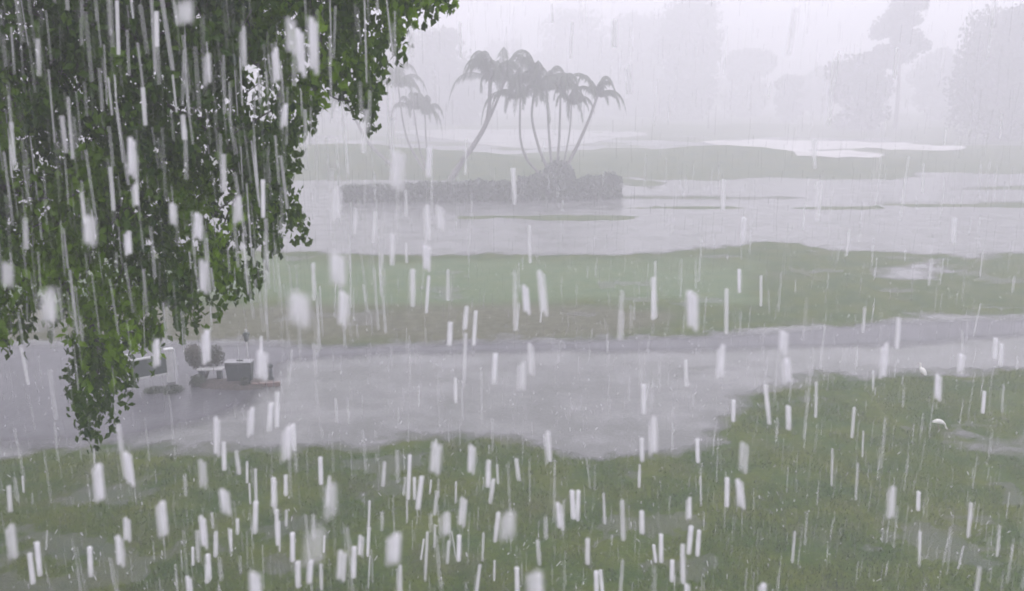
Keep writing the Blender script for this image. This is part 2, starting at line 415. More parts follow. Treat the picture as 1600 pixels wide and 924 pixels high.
def tube_bm(bm, pts, radii, seg=8):
    rings = []
    for i, p in enumerate(pts):
        t = (pts[min(i + 1, len(pts) - 1)] - pts[max(i - 1, 0)]).normalized()
        a = t.orthogonal().normalized() if abs(t.z) > 0.95 or True else None
        ref = Vector((0.13, 1, 0.07)) if abs(t.y) < 0.9 else Vector((1, 0, 0.1))
        a = t.cross(ref).normalized(); b = t.cross(a).normalized()
        rings.append([bm.verts.new(p + (a * math.cos(k * 2 * math.pi / seg) + b * math.sin(k * 2 * math.pi / seg)) * radii[i]) for k in range(seg)])
    for r0, r1 in zip(rings, rings[1:]):
        for k in range(seg): bm.faces.new((r0[k], r0[(k + 1) % seg], r1[(k + 1) % seg], r1[k]))
    bm.faces.new(rings[0][::-1]); bm.faces.new(rings[-1])

def smooth_path(pts, n=6):
    out = []
    for i in range(len(pts) - 1):
        p0 = pts[max(i - 1, 0)]; p1 = pts[i]; p2 = pts[i + 1]; p3 = pts[min(i + 2, len(pts) - 1)]
        for k in range(n):
            t = k / n
            out.append(0.5 * ((2 * p1) + (p2 - p0) * t + (2 * p0 - 5 * p1 + 4 * p2 - p3) * t * t + (3 * p1 - p0 - 3 * p2 + p3) * t ** 3))
    out.append(pts[-1]); return out

# ------------------------------------------------------------------ background trees
def far_tree(name, label, px, top, half_w, dist, n=2600, lobes=9, base_low=0.25, group='trees in the rain beyond the bunkers', size=0.75, loose=False, spread=0.55):
    rng = np.random.default_rng(int(px * 7 + top + 1000))
    tp = D(px, top, dist); zb = float(terrain(np.array([tp.x]), np.array([dist]))[0])
    H = tp.z - zb; W = half_w * dist / FPX
    root = empty(name, (tp.x, dist, zb), label, 'tree', group)
    bm = bmesh.new()
    lean = rng.uniform(-0.03, 0.03) * H
    tr = max(0.18, H * 0.018)
    pts = smooth_path([Vector((tp.x, dist, zb - 0.3)), Vector((tp.x + lean * .4, dist, zb + H * 0.3)), Vector((tp.x + lean, dist, zb + H * 0.62)), Vector((tp.x + lean * 1.2, dist, zb + H * 0.88))], 4)
    tube_bm(bm, pts, [tr * (1 - 0.8 * i / (len(pts) - 1)) for i in range(len(pts))], 7)
    cs = []
    for k in range(lobes):
        f = (k + 0.5) / lobes
        zz = zb + H * (base_low + (0.93 - base_low) * f) if loose else zb + H * (base_low + (0.86 - base_low) * rng.random() ** 0.8)
        prof = math.sqrt(max(0.05, 1 - ((zz - zb) / H - 0.5) ** 2 / 0.32))
        ang = rng.uniform(0, 2 * math.pi)
        rr = W * spread * prof * (0.45 + 0.55 * rng.random())
        cx, cy = tp.x + lean + math.cos(ang) * rr, dist + math.sin(ang) * rr
        r = W * (rng.uniform(0.20, 0.34) if loose else rng.uniform(0.38, 0.58))
        r = min(r, (zb + H - zz) * 1.05 + 0.3)
        cs.append((cx, cy, zz, r))
        j = min(len(pts) - 1, int((zz - zb) / H * len(pts) * 0.85))
        a = pts[j]; b = Vector((cx, cy, zz))
        q = smooth_path([a, a.lerp(b, 0.5) + Vector((0, 0, 0.04 * H)), b], 3)
        tube_bm(bm, q, [tr * 0.45 * (1 - 0.8 * i / (len(q) - 1)) for i in range(len(q))], 5)
    cs.append((tp.x + lean * 1.2, dist, zb + H * 0.9, min(W * 0.35, H * 0.1)))
    bm_obj('trunk', bm, M['bark_far'], root)
    C = []; T = []
    for cx, cy, cz, r in cs:
        m = int(n / lobes)
        v = rng.normal(size=(m, 3)); v /= np.linalg.norm(v, axis=1, keepdims=True)
        rad = r * rng.uniform(0.35, 1.12, m)[:, None]
        p = v * rad * np.array([1, 1, 0.72 if loose else 0.85]) + np.array([cx, cy, cz])
        C.append(p); T.append(np.clip(0.4 + rng.normal(size=m) * 0.18 + rng.normal() * 0.2, 0, 1))
    C = np.concatenate(C); T = np.concatenate(T)
    V, F = leaves(C, size, 0.2, 0.7, rng)
    mesh_np('crown', V, F, M['leaf_far'], root, attrs={'tone': ('FACE', T)})
    return root

FT = [
 ('broadleaf_tree', 'faint round headed tree left of the palm with the thick trunk', 700, 42, 75, 175, 5200, 14, .1),
 ('broadleaf_tree', 'pale tree mass showing just right of the overhanging leaves', 610, 50, 70, 185, 4200, 12, .1),
 ('broadleaf_tree', 'faintest rounded tree straight above the palm cluster, its top near the picture top', 895, 14, 75, 245, 4200, 13, .05),
 ('broadleaf_tree', 'pale broad tree between the round one and the steep sided one at top middle', 990, 20, 85, 235, 4200, 13, .05),
 ('broadleaf_tree', 'tall steep sided tree right of top middle, open sky on its right', 1085, -6, 62, 205, 6200, 15, .05),
 ('broadleaf_tree', 'small low tree left of the sky gap, stepping down from the tall steep sided tree', 1170, 78, 48, 225, 3000, 9, .05),
 ('broadleaf_tree', 'little rounded tree at the left foot of the sky gap', 1232, 118, 24, 190, 1800, 7, .0),
 ('broadleaf_tree', 'low rounded tree in the bottom of the sky gap', 1280, 104, 34, 215, 2000, 7, .0),
 ('broadleaf_tree', 'dense round tree in front of the tall loose pine', 1345, 84, 52, 150, 5200, 12, .02),
 ('broadleaf_tree', 'low bushy tree filling the space right of the tall pine trunk', 1475, 74, 46, 195, 3400, 10, .02),
 ('broadleaf_tree', 'large darker tree at the right picture edge', 1585, 10, 88, 128, 9000, 17, .04),
 ('broadleaf_tree', 'tree outside the right picture edge beside the large darker one', 1730, -20, 95, 135, 5000, 14, .04),
 ('broadleaf_tree', 'pale tree hidden behind the overhanging leaves, second from left', 470, 25, 90, 180, 3000, 12, .08),
 ('broadleaf_tree', 'pale tree hidden behind the overhanging leaves at far left', 290, 10, 100, 170, 3000, 12, .08),
 ('broadleaf_tree', 'pale low tree between the palm cluster and the faintest rounded tree', 800, 62, 52, 260, 2400, 9, .0),
]
for nm, lb, px, top, hw, di, n, lo, bl in FT:
    far_tree(nm, lb, px, top, hw, di, int(n * 2.4), int(lo * 1.6), bl, size=0.0052 * di)
far_tree('pine_tree', 'tall loose pine with tufts of needles, sky between its branches', 1420, -16, 58, 152, 8000, 18, 0.45, size=0.6, loose=True, spread=0.75)

# the low far-off wood that closes the view
rng = np.random.default_rng(99)
C = []; T = []
for k in range(150):
    x = rng.uniform(-230, 260); y = rng.uniform(262, 300)
    hgt = 7 + 5 * float(fbm(np.array([x]), np.array([0.]), 40, 71, 3)[0]) + rng.uniform(-1, 1.5)
    m = 150; v = rng.normal(size=(m, 3)); v /= np.linalg.norm(v, axis=1, keepdims=True)
    C.append(v * rng.uniform(0.4, 1.05, m)[:, None] * np.array([6, 4, hgt * 0.62]) + np.array([x, y, 2.5 + hgt * 0.5])); T.append(np.clip(rng.normal(0.4, 0.2, m), 0, 1))
V, F = leaves(np.concatenate(C), 1.3, 0.2, 0.8, rng)
o = mesh_np('far_wood', V, F, M['leaf_far'], attrs={'tone': ('FACE', np.concatenate(T))})
tag(o, 'low far-off belt of woodland almost lost in the rain', 'woodland', kind='stuff')

# ------------------------------------------------------------------ palms
def palm(label, dist, trunk_px, crown_px, r0, fronds, flen, wind, seed, base_z=0.0):
    fronds = int(fronds * 0.75); flen *= 1.25; crown_px = (crown_px[0], crown_px[1] + 12)
    """trunk_px: pixels from foot to crown; each gets the palm's own distance with a little spread in depth"""
    rng = np.random.default_rng(seed)
    dep = rng.uniform(-1.2, 1.2)
    n = len(trunk_px)
    pts = [D(px, py, dist + dep * i / (n - 1)) for i, (px, py) in enumerate(trunk_px)]
    pts.append(D(crown_px[0], crown_px[1], dist + dep))
    foot = pts[0].copy(); foot.z = base_z - 0.2; pts[0] = foot
    root = empty('palm_tree', (foot.x, foot.y, base_z), label, 'palm tree', 'palm trees behind the hedge')
    q = smooth_path(pts, 6)
    bm = bmesh.new(); m = len(q)
    tube_bm(bm, q, [r0 * (1.15 - 0.55 * i / (m - 1)) * (1 + (0.05 if i % 2 else 0)) for i in range(m)], 8)
    bm_obj('trunk', bm, M['palm_bark'], root, True)
    top = pts[-1]; Vs = []; Fs = []; Ts = []; off = 0
    for k in range(fronds):
        az = 2 * math.pi * k / fronds + rng.uniform(-0.25, 0.25)
        el = rng.uniform(0.5, 1.45)
        L_ = flen * rng.uniform(0.7, 1.2)
        d = Vector((math.cos(az) * math.cos(el), math.sin(az) * math.cos(el), math.sin(el)))
        p = top.copy(); step = L_ / 14; spine = [p.copy()]
        for j in range(14):
            d = (d + Vector((wind[0], wind[1], -0.10 - 0.035 * j)) * (0.5 + 0.08 * j)).normalized()
            p = p + d * step; spine.append(p.copy())
        for j in range(1, 15):
            a = spine[j]; t = (spine[j] - spine[j - 1]).normalized()
            s = t.cross(Vector((0, 0, 1))); s = s.normalized() if s.length > 0.05 else Vector((1, 0, 0))
            ll = flen * 0.17 * math.sin(math.pi * min(1, (j + 1.5) / 16.5)) ** 0.6
            for sgn in (-1, 1):
                for sub in (0.0, 0.33, 0.66):
                    o_ = a - t * step * sub
                    dr = (s * sgn * 0.75 + t * 0.6 + Vector((wind[0] * 1.3, wind[1] * 1.3, -1.15))).normalized()
                    tip = o_ + dr * ll * rng.uniform(0.55, 1.35)
                    wv = t * 0.036
                    mid = o_.lerp(tip, 0.5) + Vector((0, 0, 0.04))
                    Vs += [o_ - wv * .6, o_ + wv * .6, mid + wv, tip, mid - wv]
                    Fs.append([off, off + 1, off + 2, off + 4]); Fs.append([off + 4, off + 2, off + 3, off + 3]); off += 5
                    tn = rng.uniform(0.15, 0.8); Ts += [tn, tn]
        # the midrib
        for j in range(14):
            a, b = spine[j], spine[j + 1]; w0 = 0.045 * (1 - j / 16); u = Vector((0, 0, w0))
            s = (b - a).cross(Vector((0, 0, 1)));  s = s.normalized() * w0 if s.length > 1e-4 else Vector((w0, 0, 0))
            for e in (u, s):
                Vs += [a - e, a + e, b + e, b - e]; Fs.append([off, off + 1, off + 2, off + 3]); off += 4; Ts.append(0.5)
    me = bpy.data.meshes.new('crown')
    me.from_pydata([tuple(v) for v in Vs], [], [f if f[2] != f[3] else f[:3] for f in Fs])
    a = me.attributes.new('tone', 'FLOAT', 'FACE'); a.data.foreach_set('value', np.array(Ts, dtype=np.float32))
    link('crown', me, M['palm'], root)
    return root

PD = 62.5
palm('palm leaning far left out of the cluster with a low bent trunk', PD, [(848, 288), (846, 277), (824, 250), (813, 215)], (813, 140), 0.10, 15, 2.9, (-0.02, 0.02), 11)
palm('palm second from left in the cluster with the biggest shaggy head', PD + .6, [(860, 288), (856, 268), (841, 228), (831, 180)], (838, 118), 0.11, 18, 3.0, (-0.05, -0.02), 12)
palm('palm third from left in the cluster, nearly straight', PD + .2, [(866, 288), (862, 262), (858, 213)], (854, 128), 0.10, 15, 2.7, (0.03, 0.0), 13)
palm('upright palm in the middle of the cluster', PD - .3, [(871, 288), (871, 258), (874, 213)], (876, 130), 0.10, 15, 2.6, (0.05, 0.02), 14)
palm('shortest thin palm of the cluster, right of the upright one', PD + .8, [(877, 288), (881, 258), (890, 206)], (893, 150), 0.07, 12, 2.1, (0.05, 0.0), 15)
palm('palm leaning right out of the cluster with fronds hanging off to the right', PD, [(880, 288), (884, 266), (902, 228), (921, 185)], (934, 137), 0.13, 15, 2.2, (0.06, 0.0), 16)
palm('big lone palm with a thick trunk leaning right, left of the cluster', 61, [(690, 297), (703, 283), (725, 248), (742, 224), (762, 185)], (766, 112), 0.20, 17, 3.1, (-0.05, 0.0), 17)
palm('slim palm growing beside the thick trunked one with its head to the right', 61.8, [(692, 297), (706, 282), (728, 247), (744, 222), (766, 183)], (790, 112), 0.12, 13, 2.9, (0.05, 0.0), 27)
palm('pale palm leaning hard left behind the leaf tips', 74, [(622, 275), (609, 257), (576, 224), (557, 190)], (541, 150), 0.14, 14, 3.0, (-0.08, 0.0), 18, 0.2)
palm('tallest pale palm of the left group, head blown right', 74, [(676, 292), (667, 272), (641, 229), (630, 192)], (622, 122), 0.10, 14, 3.0, (0.09, 0.0), 19)
palm('slim pale palm in the middle of the left group', 75, [(676, 292), (668, 265), (656, 234)], (646, 158), 0.09, 12, 2.5, (0.04, 0.0), 20)
palm('shortest pale palm of the left group, nearest the thick trunked one', 74.5, [(679, 292), (675, 265), (667, 234)], (664, 165), 0.09, 12, 2.5, (0.04, 0.0), 21)

# ------------------------------------------------------------------ hedge and the bush under the palms
def hedge(name, label, a, b, hfun, depth, n, seed, cat='hedge', size=0.20):
    rng = np.random.default_rng(seed)
    root = empty(name, ((a + b) / 2), label, cat)
    L_ = (b - a).length; t = (b - a).normalized(); nrm = Vector((-t.y, t.x, 0))
    u = rng.random(n * 3); d = rng.uniform(-1, 1, n * 3); z = rng.random(n * 3)
    surf = (z > 0.72) | (np.abs(d) > 0.6) | (u < 0.02) | (u > 0.98)
    u, d, z = u[surf][:n], d[surf][:n], z[surf][:n]
    hh = np.array([hfun(x) for x in u]) * (1 + 0.10 * fbm(u * L_, d * 2, 0.9, 5, 3) + 0.05 * rng.normal(size=len(u)))
    px = a.x + t.x * u * L_ + nrm.x * d * depth * (1 + 0.12 * fbm(u * L_, z * 3, 1.2, 8, 3))
    py = a.y + t.y * u * L_ + nrm.y * d * depth * (1 + 0.12 * fbm(u * L_, z * 3, 1.2, 8, 3)) + depth
    C = np.stack([px, py, z * hh + 0.03], -1)
    V, F = leaves(C, size, 0.0, 0.7, rng)
    T = np.clip(0.4 + 0.5 * fbm(px, z * 2, 0.8, 15, 3) + rng.normal(size=len(px)) * 0.15, 0, 1)
    mesh_np('foliage', V, F, M['hedge'], root, attrs={'tone': ('FACE', T)})
    for k in range(int(L_ / 0.6)):
        bm = bmesh.new()
        p = a + t * (0.3 + k * 0.6) + nrm * (rng.uniform(-.4, .4) * depth) + Vector((0, depth, 0))
        h_ = hfun((k + .5) * .6 / L_) * 0.8
        q = [p + Vector((0, 0, -0.05)), p + Vector((rng.uniform(-.1, .1), 0, h_ * 0.5)), p + Vector((rng.uniform(-.2, .2), 0, h_))]
        tube_bm(bm, q, [0.04, 0.03, 0.012], 5); bm_obj('stem', bm, M['bark_far'], root)
    return root
A0, A1 = P(530, 317), P(812, 316)
hedge('hedge', 'long low clipped hedge under the lone palm, left of the palm cluster', A0, A1, lambda u: (0.90 + 0.30 * min(1, u * 1.3)) * (1 + 0.06 * math.sin(u * 31) * math.sin(u * 13 + 1)), 0.7, 15000, 1)
B0, B1 = P(812, 315), P(970, 312)
hedge('hedge', 'taller end of the hedge round the foot of the palm cluster', B0, B1, lambda u: 1.36 + 0.12 * math.sin(u * 9) + 0.10 * math.sin(u * 27 + 2), 0.8, 11000, 2)
R_ = P(873, 303)
hedge('shrub', 'rounded bush rising out of the hedge at the foot of the palm cluster', R_ + Vector((-1.15, 0, 0)), R_ + Vector((1.15, 0, 0)),
      lambda u: 0.9 + 1.15 * math.sqrt(max(0, 1 - (2 * u - 1) ** 2)), 0.8, 4500, 3, 'shrub')

# ------------------------------------------------------------------ the tee corner at lower left
def box(bm, cx, cy, cz, sx, sy, sz, rot=0.0, bev=0.0):
    r = bmesh.ops.create_cube(bm, size=1.0)
    mtx = Matrix.Translation((cx, cy, cz)) @ Matrix.Rotation(rot, 4, 'Z') @ Matrix.Diagonal((sx, sy, sz, 1))
    bmesh.ops.transform(bm, matrix=mtx, verts=r['verts'])
    if bev:
        es = list({e for v in r['verts'] for e in v.link_edges})
        bmesh.ops.bevel(bm, geom=es, offset=bev, segments=2, affect='EDGES', profile=0.5)

def lathe(bm, prof, c, seg=16):
    rings = [[bm.verts.new((c[0] + r * math.cos(2 * math.pi * k / seg), c[1] + r * math.sin(2 * math.pi * k / seg), c[2] + z)) for k in range(seg)] for r, z in prof]
    for a, b in zip(rings, rings[1:]):
        for k in range(seg): bm.faces.new((a[k], a[(k + 1) % seg], b[(k + 1) % seg], b[k]))
    bm.faces.new(rings[0][::-1]); bm.faces.new(rings[-1])

# sign board: a dark panel between two white posts, turned a little away
sl = P(204, 606); sr = P(266, 600)
sr = sl + (sr - sl) * 1.0
rot = math.atan2(sr.y - sl.y, sr.x - sl.x) + 0.30
ctr = (sl + sr) / 2
root = empty('notice_board', (ctr.x, ctr.y, 0), 'dark green notice board on white posts beside the hanging leaf tip', 'notice board')
ux = Vector((math.cos(rot), math.sin(rot), 0)); wd = 0.84
c0 = ctr
bm = bmesh.new(); box(bm, c0.x, c0.y, 0.47, wd - 0.02, 0.035, 0.42, rot, 0.008); bm_obj('board', bm, M['board'], root)
bm = bmesh.new()
box(bm, c0.x, c0.y, 0.705, wd + 0.02, 0.06, 0.045, rot, 0.008); bm_obj('rail', bm, M['white'], root)
bm = bmesh.new(); box(bm, c0.x, c0.y, 0.235, wd + 0.02, 0.06, 0.045, rot, 0.008); bm_obj('rail', bm, M['white'], root)
for s in (-1, 1):
    bm = bmesh.new(); p = c0 + ux * (s * (wd / 2 + 0.07))
    wpost = 0.17 if s > 0 else 0.09
    box(bm, p.x, p.y, 0.37, wpost, 0.12, 0.90, rot, 0.012); box(bm, p.x, p.y, 0.84, wpost + 0.04, 0.16, 0.04, rot, 0.01)
    bm_obj('post', bm, M['white'], root)

# mulch bed with brick edge
bc = P(368, 602)
bm = bmesh.new(); n = 36
ringo = [bm.verts.new((bc.x + 1.02 * math.cos(a) * (1 + .06 * math.sin(3 * a)), bc.y + 0.42 * math.sin(a) * (1 + .08 * math.cos(5 * a)), -0.03)) for a in np.linspace(0, 2 * math.pi, n + 1)[:-1]]
ringi = [bm.verts.new((bc.x + (v.co.x - bc.x) * .86, bc.y + (v.co.y - bc.y) * .8, 0.075 + 0.02 * random.random())) for v in ringo]
mid = bm.verts.new((bc.x, bc.y, 0.12))
for k in range(n):
    bm.faces.new((ringo[k], ringo[(k + 1) % n], ringi[(k + 1) % n], ringi[k])); bm.faces.new((ringi[k], ringi[(k + 1) % n], mid))
tag(bm_obj('planting_bed', bm, M['mulch'], None, True), 'low dark mulch bed round the bin and the shrub', 'planting bed')

# reddish kerb stones at the right end of the bed
bq = P(408, 602)
for k in range(4):
    bm = bmesh.new(); x = bq.x - 0.10 + k * 0.17
    box(bm, 0, 0, 0.0, 0.15, 0.10, 0.11, 0, 0.012)
    o = bm_obj('brick', bm, M['brick']); o.location = (x, bq.y - 0.16 + 0.03 * k, 0.055); o.rotation_euler = (0, 0, 0.2 * k - 0.2)
    tag(o, ['reddish edging brick nearest the litter bin', 'second reddish edging brick from the litter bin', 'third reddish edging brick from the litter bin, left of the last one', 'rightmost reddish edging brick, nearest the bollard'][k], 'brick', 'reddish edging bricks')

# bin with a pale lid
p = P(376, 600)
root = empty('litter_bin', (p.x, p.y, 0.06), 'square dark litter bin with a flat pale lid between the shrub and the thin post', 'bin')
bm = bmesh.new(); r = bmesh.ops.create_cube(bm, size=1.0)
for v in r['verts']:
    k = 0.32 if v.co.z > 0 else 0.28
    v.co = Vector((p.x + (k if v.co.x > 0 else -k), p.y + (k * .45 if v.co.y > 0 else -k * .45), 0.08 if v.co.z < 0 else 0.56))
bmesh.ops.bevel(bm, geom=bm.edges[:], offset=0.02, segments=2, affect='EDGES'); bm_obj('body', bm, M['bin'], root)
bm = bmesh.new(); box(bm, p.x, p.y, 0.575, 0.66, 0.31, 0.024, 0.0, 0.008); bm_obj('lid', bm, M['lid'], root)
bm = bmesh.new(); box(bm, p.x + 0.02, p.y, 0.60, 0.16, 0.05, 0.03, 0.0, 0.01); bm_obj('handle', bm, M['bin'], root)

# low pale slab in front of the shrub
p = P(327, 596)
root = empty('stone_bench', (p.x, p.y, 0.0), 'low bench with a pale top standing below the reddish shrub', 'bench')
bm = bmesh.new(); box(bm, p.x + .05, p.y, 0.325, 0.62, 0.24, 0.045, 0.05, 0.012); bm_obj('seat', bm, M['white'], root)
for s in (-1, 1):
    bm = bmesh.new(); box(bm, p.x + .05 + s * 0.22, p.y, 0.165, 0.10, 0.2, 0.273, 0.05, 0.012); bm_obj('leg', bm, M['bin'], root)

# thin white post with dark cup-shaped head
p = P(391, 590)
root = empty('ball_washer', (p.x, p.y, 0.0), 'dark cup shaped ball washer on a thin white pole behind the bin', 'ball washer')
bm = bmesh.new(); tube_bm(bm, [Vector((p.x, p.y, 0)), Vector((p.x - .02, p.y, 0.5)), Vector((p.x - .03, p.y, 0.93))], [0.02, 0.018, 0.016], 10); bm_obj('pole', bm, M['white'], root)
bm = bmesh.new(); lathe(bm, [(0.035, 0), (0.05, 0.03), (0.062, 0.12), (0.085, 0.16), (0.085, 0.22), (0.06, 0.235), (0.02, 0.24)], (p.x - .03, p.y, 0.93)); bm_obj('head', bm, M['blackish'], root, True)
bm = bmesh.new(); tube_bm(bm, [Vector((p.x - .03, p.y, 1.16)), Vector((p.x - .03, p.y, 1.22))], [0.014, 0.014], 8); lathe(bm, [(0.02, 0), (0.03, .015), (0.02, .03)], (p.x - .03, p.y, 1.21), 10); bm_obj('plunger', bm, M['white'], root, True)

# small dark bollard at the right end
p = P(423, 592)
root = empty('bollard', (p.x, p.y, 0.0), 'short dark round topped bollard at the right end of the bed', 'bollard')
bm = bmesh.new(); lathe(bm, [(0.085, 0), (0.085, 0.03), (0.055, 0.05), (0.055, 0.30)], (p.x, p.y, 0.0)); bm_obj('post', bm, M['bin'], root, True)
bm = bmesh.new(); lathe(bm, [(0.055, 0), (0.072, 0.01), (0.072, 0.05), (0.05, 0.085), (0.015, 0.10)], (p.x, p.y, 0.30)); bm_obj('cap', bm, M['bin'], root, True)

def small_shrub(px, py, lobes, label, n, seed, mat, size=0.05, stem_h=0.3):
    rng = np.random.default_rng(seed); p = P(px, py)
    root = empty('shrub', (p.x, p.y, 0), label, 'shrub', None)
    C = []
    for dx, dz, rx, rz in lobes:
        v = rng.normal(size=(n, 3)); v /= np.linalg.norm(v, axis=1, keepdims=True)
        C.append(v * rng.uniform(0.3, 1.06, n)[:, None] * np.array([rx, rx, rz]) + np.array([p.x + dx, p.y, dz]))
    C = np.concatenate(C); V, F = leaves(C, size, 0.0, 0.6, rng)
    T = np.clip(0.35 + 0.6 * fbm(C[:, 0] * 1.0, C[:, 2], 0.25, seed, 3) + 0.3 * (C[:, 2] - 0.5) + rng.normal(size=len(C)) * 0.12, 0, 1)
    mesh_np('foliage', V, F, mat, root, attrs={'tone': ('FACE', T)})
    for k in range(7):
        bm = bmesh.new()
        dx, dz, rx, rz = lobes[k % len(lobes)]
        q = smooth_path([Vector((p.x, p.y, 0)), Vector((p.x + dx * .4 + rng.uniform(-.05, .05), p.y, dz * .4)), Vector((p.x + dx + rng.uniform(-.1, .1), p.y + rng.uniform(-.1, .1), dz))], 3)
        tube_bm(bm, q, [0.022 * (1 - .7 * i / (len(q) - 1)) for i in range(len(q))], 6); bm_obj('stem', bm, M['bark_far'], root)
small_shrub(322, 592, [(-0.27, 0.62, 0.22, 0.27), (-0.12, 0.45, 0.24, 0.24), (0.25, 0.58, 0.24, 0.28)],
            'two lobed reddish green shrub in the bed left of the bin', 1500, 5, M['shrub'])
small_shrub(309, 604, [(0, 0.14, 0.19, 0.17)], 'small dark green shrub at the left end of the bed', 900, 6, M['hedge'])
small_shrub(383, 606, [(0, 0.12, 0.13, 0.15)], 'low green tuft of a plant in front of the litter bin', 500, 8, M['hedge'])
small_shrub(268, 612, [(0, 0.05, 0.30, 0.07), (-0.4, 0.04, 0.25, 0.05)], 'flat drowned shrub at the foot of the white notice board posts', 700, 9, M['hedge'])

# ------------------------------------------------------------------ two white wading birds on the lawn
def bird(label, px, py, heading, bend, seed):
    rng = random.Random(seed); g0 = ground_point(px, py); base = Vector((g0.x, g0.y, max(g0.z, 0)))
    f = Vector((math.cos(heading), math.sin(heading), 0)); s = Vector((-f.y, f.x, 0)); up = Vector((0, 0, 1))
    root = empty('white_bird', base, label, 'bird', 'white birds feeding on the lawn'); root.scale = (0.78,) * 3 if bend else (0.88,) * 3
    def q(a, b, c): return base + f * a + s * b + up * c
    # body, neck and head in one skin
    if bend: spine = [(-.17, .16, .012), (-.12, .185, .045), (-.05, .205, .072), (.03, .205, .074), (.10, .185, .048), (.145, .155, .026), (.165, .115, .020), (.172, .075, .019), (.19, .045, .024), (.215, .03, .018), (.228, .022, .010)]
    else: spine = [(-.15, .10, .012), (-.11, .14, .05), (-.05, .19, .08), (.01, .225, .08), (.06, .25, .046), (.085, .29, .026), (.075, .335, .020), (.07, .365, .020), (.09, .385, .026), (.115, .38, .019), (.13, .373, .010)]
    bm = bmesh.new(); tube_bm(bm, [q(a, 0, c) for a, c, r in spine], [r for *_, r in spine], 12)
    bmesh.ops.recalc_face_normals(bm, faces=bm.faces[:])
    body = bm_obj('body', bm, M['feather'], root, True)
    sb = body.modifiers.new('s', 'SUBSURF'); sb.levels = 1; sb.render_levels = 1
    hx, hz = spine[-1][0], spine[-1][1]
    bm = bmesh.new(); tube_bm(bm, [q(hx - .004, 0, hz), q(hx + .045, 0, hz - .012), q(hx + .085, 0, hz - (.02 if bend else .045))], [.008, .006, .002], 8); bm_obj('bill', bm, M['bill'], root, True)
    for k in (-1, 1):
        bm = bmesh.new()
        tube_bm(bm, [q(0.0, k * .03, .16), q(-.012, k * .032, .085), q(.008, k * .032, .0)], [.009, .006, .005], 7)
        for ang in (-.5, 0, .5):
            tube_bm(bm, [q(.008, k * .032, .006), q(.008 + .045 * math.cos(ang), k * .032 + .045 * math.sin(ang), .004)], [.004, .002], 5)
        bm_obj('leg', bm, M['bill'], root, True)
        bm = bmesh.new()
        w = [(-.15, .155 if bend else .105, .006), (-.09, .185 if bend else .155, .03), (-.02, .205 if bend else .20, .045), (.05, .20 if bend else .235, .022)]
        tube_bm(bm, [q(a, k * .032, c) for a, c, r in w], [r for *_, r in w], 10)
        bm_obj('wing', bm, M['feather'], root, True)
bird('white bird standing upright at the upper edge of the front lawn', 1440, 590, math.radians(110), False, 1)
bird('white bird bending down to feed in the grass of the front lawn', 1466, 670, math.radians(-25), True, 2)

# ------------------------------------------------------------------ grass blades of the front lawn
rng = np.random.default_rng(41)
n = 90000
gx = rng.uniform(-13, 16, n * 2); gy = 10.5 + 13.5 * rng.random(n * 2) ** 1.15
ok = np.abs(gx) < gy * 0.62 + 1.0
gx, gy = gx[ok], gy[ok]
gz = terrain(gx, gy); ok = (gz > 0.006) & (fbm(gx, gy, 0.9, 88, 3) > -0.22)
gx, gy, gz = gx[ok], gy[ok], gz[ok]
n = len(gx)
hgt = rng.uniform(0.03, 0.075, n) * (1 + 0.5 * fbm(gx, gy, 1.1, 89, 3))
az = rng.uniform(0, 2 * np.pi, n); wdt = rng.uniform(0.004, 0.009, n)
ax, ay = np.cos(az), np.sin(az); ln = rng.normal(size=(n, 2)) * 0.03
V = np.stack([np.stack([gx - ax * wdt, gy - ay * wdt, gz - 0.01], -1), np.stack([gx + ax * wdt, gy + ay * wdt, gz - 0.01], -1),
              np.stack([gx + ln[:, 0], gy + ln[:, 1], gz + hgt], -1)], 1).reshape(-1, 3)
T = np.clip(0.42 + 0.55 * fbm(gx, gy, 1.6, 90, 4) + rng.normal(size=n) * 0.2, 0, 1)
o = mesh_np('grass', V, np.arange(3 * n).reshape(n, 3), M['blade'], attrs={'tone': ('FACE', T)})
tag(o, 'short wet grass blades of the front lawn', 'grass', kind='stuff')

# ------------------------------------------------------------------ the near tree at upper left
TREE = empty('leafy_tree', (-7.6, 9.0, 0), 'big dark green tree whose drooping leafy branches hang into the upper left', 'tree')
# outline of the hanging crown at its own distance of about 7 m; clusters fill the space behind and in front of it too
OUT = [(-520, -420), (760, -420), (735, -30), (722, 8), (700, 24), (668, 22), (640, 38), (600, 70), (586, 30), (560, 20), (548, 60), (590, 100), (590, 165), (572, 180),
       (552, 150), (520, 120), (508, 175), (478, 225), (470, 262), (430, 285), (470, 300), (484, 350), (455, 362), (436, 345), (425, 385), (395, 370),
       (360, 380), (400, 440), (385, 462), (345, 440), (310, 460), (312, 518), (285, 500), (262, 470), (245, 450), (236, 535), (215, 520), (205, 480), (196, 500),
       (205, 560), (200, 615), (180, 600), (165, 640), (140, 692), (118, 660), (100, 620), (85, 602), (112, 570), (100, 540), (60, 500), (50, 550), (0, 540), (-80, 600), (-300, 560), (-520, 420)]
GAPS = [(200, 250, 16, 40, .6), (150, 380, 14, 30, .6), (265, 120, 18, 26, .6), (340, 330, 18, 26, .6), (60, 330, 24, 18, .6), (290, 400, 14, 26, .6), (470, 70, 26, 60, .8), (395, 150, 34, 60, .65), (110, 135, 60, 28, .6), (45, 250, 35, 40, .4), (440, 320, 22, 14, .5), (330, 190, 30, 22, .55),
        (90, 465, 35, 30, .7), (12, 425, 14, 28, .7), (130, 515, 40, 14, .7), (520, 170, 20, 40, .6), (260, 495, 20, 25, .8), (480, 190, 16, 50, .35), (180, 420, 25, 18, .4)]
outpoly = [Vector((a, b, 0)) for a, b in OUT]
rng = np.random.default_rng(5)
N0 = 15500
